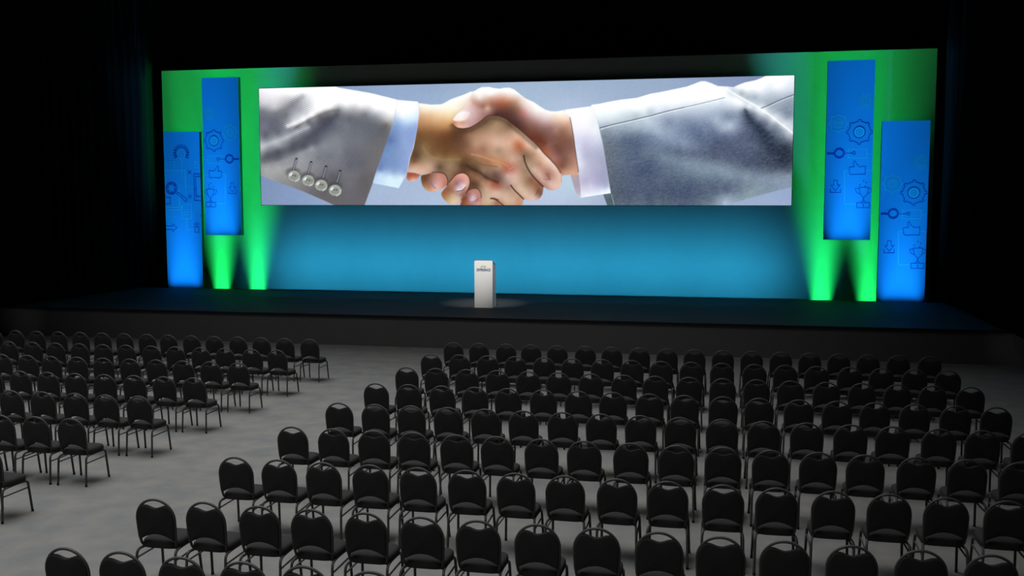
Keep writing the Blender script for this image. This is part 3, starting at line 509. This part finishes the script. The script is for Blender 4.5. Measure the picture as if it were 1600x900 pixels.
cu = bpy.data.curves.new('word', 'FONT'); cu.body = 'EXPERIENCE'; cu.size = .082; cu.align_x = 'CENTER'; cu.extrude = .0015; cu.offset = .0022; cu.resolution_u = 2
to = bpy.data.objects.new('word', cu); C.objects.link(to); bpy.context.view_layer.update()
me = bpy.data.meshes.new_from_object(to.evaluated_get(bpy.context.evaluated_depsgraph_get())); bpy.data.objects.remove(to)
xs = [v.co.x for v in me.vertices]; sx = .395/(max(xs)-min(xs))
for v in me.vertices: v.co = Vector((v.co.x*sx, -v.co.z-.002, v.co.y*1.25))
me.materials.append(M['navy']); o = bpy.data.objects.new('lettering', me); C.objects.link(o); o.parent = t; o.location = (.003, 0, 1.045); o['label'] = 'navy EXPERIENCE lettering'
bm = bmesh.new()
bm.faces.new([bm.verts.new((x,-.002,z)) for x,z in ((-.095,1.145),(-.06,1.19),(-.025,1.2),(-.02,1.17),(-.04,1.145))])
add_ribbon(bm, [(-.012,1.16),(-.008,1.225)], .008, -.002)
obj('emblem_leaf', bm, M['leaf'], t)['label'] = 'olive green leaf mark'
bm = bmesh.new(); add_ribbon(bm, [(.0,1.185),(.02,1.168),(.035,1.15),(.055,1.17),(.075,1.19)], .016, -.002)
obj('emblem_swoosh', bm, M['swoosh'], t)['label'] = 'grey swoosh mark'

# ---------------------------------------------------------------- hoop-back banquet chairs
def seat_bm():
    bm = bmesh.new(); n = 36; rings = []
    def outl(s):
        pts = []
        for k in range(n):
            a = 2*PI*k/n; c, q = math.cos(a), math.sin(a); e = .42
            x = math.copysign(abs(c)**e, c)*.208*s; y = math.copysign(abs(q)**e, q)*.212*s
            pts.append((x*(1+.03*y/.2), y))
        return pts
    for s, z in ((.90,.405),(.985,.41),(1.0,.425),(1.0,.452),(.975,.472),(.9,.486),(.7,.497),(.35,.503)):
        rings.append([bm.verts.new((x, y+.015, z)) for x, y in outl(s)])
    for a, b in zip(rings, rings[1:]):
        for k in range(n): bm.faces.new((a[k], a[(k+1)%n], b[(k+1)%n], b[k]))
    bm.faces.new(rings[0][::-1]); bm.faces.new(rings[-1]); return bm
def lean(z): return -.19-.055*(z-.45)/.47
HC, HR = .712, .203
def hoop_path():
    p = [(-.168,.41),(-.186,.455),(-.196,.53),(-.201,.62)]
    arc = [(HR*math.cos(a), HC+HR*math.sin(a)*1.0) for a in np.linspace(PI, 0, 25)]
    full = p+arc+[(-x,z) for x,z in p[::-1]]
    return [Vector((x, lean(z)+(.03 if z < .43 else .012 if z < .46 else 0), z)) for x, z in full]
def pad_outline():
    pts = []
    for x in np.linspace(-.178, .178, 19): pts.append((x, .497+.06*(1-(x/.178)**2)))           # arched lower edge
    pts += [(.187,.508),(.192,.56),(.196,.64),(.199,.70)]
    for a in np.linspace(.1, .68, 7): pts.append(((HR-.004)*math.cos(a), HC+(HR-.004)*math.sin(a)))
    for x in np.linspace(.14, -.14, 19): pts.append((x, .845+.014*math.cos(x/.14*PI*1.25-PI)*1.0-.002))
    for a in np.linspace(PI-.68, PI-.1, 7): pts.append(((HR-.004)*math.cos(a), HC+(HR-.004)*math.sin(a)))
    pts += [(-.199,.70),(-.196,.64),(-.192,.56),(-.187,.508)]
    return pts
def pad_bm():
    bm = bmesh.new(); o = pad_outline(); cx, cz = 0, .69; rings = []
    for s, dy in ((.86,-.024),(.965,-.02),(1,-.008),(1,.01),(.97,.024),(.86,.033)):
        rings.append([bm.verts.new((cx+(x-cx)*s, lean(cz+(z-cz)*s)+dy, cz+(z-cz)*s)) for x, z in o])
    n = len(o)
    for a, b in zip(rings, rings[1:]):
        for k in range(n): bm.faces.new((a[k], a[(k+1)%n], b[(k+1)%n], b[k]))
    for r, dy in ((rings[0], -.024), (rings[-1], .036)):
        c = bm.verts.new((0, lean(cz)+dy, cz))
        for k in range(n): bm.faces.new((r[k], r[(k+1)%n], c))
    return bm
TR = .0142
def rear_leg(s): return tube(round_path([(s*.213,-.262,.012),(s*.207,-.235,.40),(s*.185,-.12,.402),(s*.183,0,.402)], .07), TR)
def front_leg(s): return tube(round_path([(s*.217,.252,.012),(s*.203,.205,.40),(s*.185,.12,.402),(s*.183,.0,.402)], .05), TR)
def foot(x, y): return tube([(x,y,0),(x,y,.03)], TR+.0012)
SRC = {}
def chair_source():
    parts = [('seat', seat_bm(), 'fabric'), ('backrest', pad_bm(), 'fabric'), ('back_frame', tube(hoop_path(), .0132), 'frame')]
    for s in (-1, 1): parts += [('leg', rear_leg(s), 'frame'), ('leg', front_leg(s), 'frame'),
                                ('stretcher', tube([(s*.211,-.245,.315),(s*.205,.215,.315)], .0092), 'frame')]
    res = []
    for n, bm, mt in parts:
        o = obj(n, bm, M[mt], None, 40); bpy.context.scene.collection.objects.unlink(o); res.append(o)
    k = 0
    for o in [q for q in res if q.name.startswith('leg')]:                  # rubber foot under each leg
        y = min((v.co.z, v.co.y, v.co.x) for v in o.data.vertices)
        f = obj('foot_cap', foot(.213*(1 if y[2] > 0 else -1) if y[1] < 0 else .217*(1 if y[2] > 0 else -1), -.262 if y[1] < 0 else .252), M['rubber'], None, 40)
        bpy.context.scene.collection.objects.unlink(f); SRC[o.name] = f
    return res
PARTS = chair_source()
ORD = 'first second third fourth fifth sixth seventh eighth ninth tenth eleventh twelfth thirteenth fourteenth fifteenth sixteenth seventeenth eighteenth nineteenth twentieth'.split()
def place_chair(x, y, rz, label, group, near):
    r = thing('banquet_chair', label, 'chair', (x, y, 0), rz, group)
    for p in PARTS:
        c = p.copy(); C.objects.link(c); c.parent = r
        if near and p.name in SRC:
            d = SRC[p.name].copy(); C.objects.link(d); d.parent = c
    return r
F_PX, PITCH, YAW = 1573.83, .0858, .2065
def seen(x, y):
    """does any of the chair fall inside the photograph's frame?"""
    for dx in (-.2, .2):
        for yy, z in ((y-.24,.5),(y-.24,.9),(y+.22,.45),(y-.26,.02),(y+.25,.02)):
            X, Y, Z = x+dx, yy, z-EYE
            a = math.cos(YAW)*X+math.sin(YAW)*Y; b = -math.sin(YAW)*X+math.cos(YAW)*Y
            d = math.cos(PITCH)*b-math.sin(PITCH)*Z; u = math.sin(PITCH)*b+math.cos(PITCH)*Z
            if d > 0 and abs(F_PX*a/d) < 799 and abs(F_PX*u/d) < 449: return True
    return False
ROW_Y = [0, 0, 0, 0, 0, 0, .0, -.055, .12]
NCH = 0
for j in range(9):
    for side, x0, y0, step in (('right', -5.41, 19.96, .5443), ('left', -8.54, 19.816, -.5443)):
        for i in range(18):
            x = x0+i*step+random.uniform(-.012,.012); y = y0-1.5943*j+ROW_Y[j]*(side == 'right')+.235+random.uniform(-.012,.012)
            if side == 'right' and j == 8 and i == 0: x += .05
            if not seen(x, y): continue
            NCH += 1
            place_chair(x, y, random.uniform(-.025,.025), f'black hoop-back banquet chair, {side}-hand block, {ORD[j]} row from the stage, {ORD[i]} from the aisle',
                        f'hoop-back banquet chairs {side} of the aisle', y < 16)
print('chairs', NCH)

# ---------------------------------------------------------------- lights
def area(name, loc, target, size, power, col=(1,1,1), spread=180):
    l = bpy.data.lights.new(name, 'AREA'); l.shape = 'RECTANGLE'; l.size, l.size_y = size; l.energy = power; l.color = col; l.spread = math.radians(spread)
    o = bpy.data.objects.new(name, l); C.objects.link(o); o.location = loc
    o.rotation_euler = (Vector(target)-Vector(loc)).to_track_quat('-Z', 'Y').to_euler(); return o
def spot(name, loc, target, angle, power, col, blend=.5, radius=.05, scale=(1,1)):
    l = bpy.data.lights.new(name, 'SPOT'); l.energy = power; l.color = col; l.spot_size = math.radians(angle); l.spot_blend = blend; l.shadow_soft_size = radius
    o = bpy.data.objects.new(name, l); C.objects.link(o); o.location = loc; o.scale = (scale[0], scale[1], 1)
    o.rotation_euler = (Vector(target)-Vector(loc)).to_track_quat('-Z', 'Y').to_euler(); return o
def falloff(o, ca=.55, li=.5):
    """beam whose brightness holds along its length (theatrical fixture)"""
    l = o.data; l.use_nodes = True; nt = l.node_tree; f = nt.nodes.new('ShaderNodeLightFalloff'); f.inputs['Strength'].default_value = 1
    a = nt.nodes.new('ShaderNodeMath'); a.operation = 'MULTIPLY'; a.inputs[1].default_value = ca
    b = nt.nodes.new('ShaderNodeMath'); b.operation = 'MULTIPLY_ADD'; b.inputs[1].default_value = li
    nt.links.new(f.outputs['Constant'], a.inputs[0]); nt.links.new(f.outputs['Linear'], b.inputs[0]); nt.links.new(a.outputs[0], b.inputs[2])
    nt.links.new(b.outputs[0], nt.nodes['Emission'].inputs['Strength']); return o
# house lights over the audience
area('house_light', (-4.0, 11.6, 12.4), (-4.5, 10.5, 0), (31, 20), 1720, (1,1,1), 76).rotation_euler = (0, -.2, 0)
# green uplights in the trough at the foot of the backdrop
GREEN = (.012, 1, .17); CYAN = (.035, .55, 1); BLUE = (.1, .52, 1)
for x, p in ((-18.75, 18), (-17.31, 26), (-15.95, 26), (3.03, 26), (4.42, 22)):
    falloff(area('green_uplight', (x, WALL_Y-.055, .3), (x, WALL_Y-.055, 5), (.5, .05), p, GREEN, 34), .55, .32)
# cyan floor battens washing the lower backdrop
for x in np.linspace(-13.9, .5, 6):
    area('cyan_wash', (x, 29.2, .98), (x, WALL_Y, 1.8), (2.6, .12), 17, CYAN, 68)
# unseen lamps added to graze blue up the banners, and a profile spot on the lectern
for x, z in ((-18.515, STAGE_Z-.32), (-17.01, 2.3), (3.70, 2.3), (5.31, STAGE_Z-.32)):
    falloff(area('added_banner_light', (x, 32.06, z), (x, 32.5, z+4), (1.0 if z > 2 else 1.15, .08), 11.5 if z > 2 else 14.5, BLUE, 54), .52, .42)
spot('lectern_spot', (-5.5, 22.5, 9.8), (-6.6, 27.6, 2.62), 15, 6800, (1,.98,.95), 1, .08)
for x, xs in ((-19.6, -18.9), (6.75, 6.6)): spot('skirt_spot', (xs, 20.4, .95), (x, STAGE_Y0, .5), 20, 14, (1,1,1), 1, .2)
w = bpy.data.worlds.new('dark'); bpy.context.scene.world = w; w.use_nodes = True
w.node_tree.nodes['Background'].inputs['Color'].default_value = (0,0,0,1)

# ---------------------------------------------------------------- camera and view
cam = bpy.data.cameras.new('camera'); cam.sensor_width = 36; cam.lens = F_PX/1600*36; cam.clip_end = 200
co = bpy.data.objects.new('camera', cam); C.objects.link(co); co.location = (0, 0, EYE); co.rotation_euler = (PI/2-PITCH, 0, YAW)
sc = bpy.context.scene; sc.camera = co
sc.view_settings.view_transform = 'Standard'; sc.view_settings.look = 'None'; sc.view_settings.gamma = 1; sc.view_settings.use_curve_mapping = False
sc.view_settings.exposure = 0
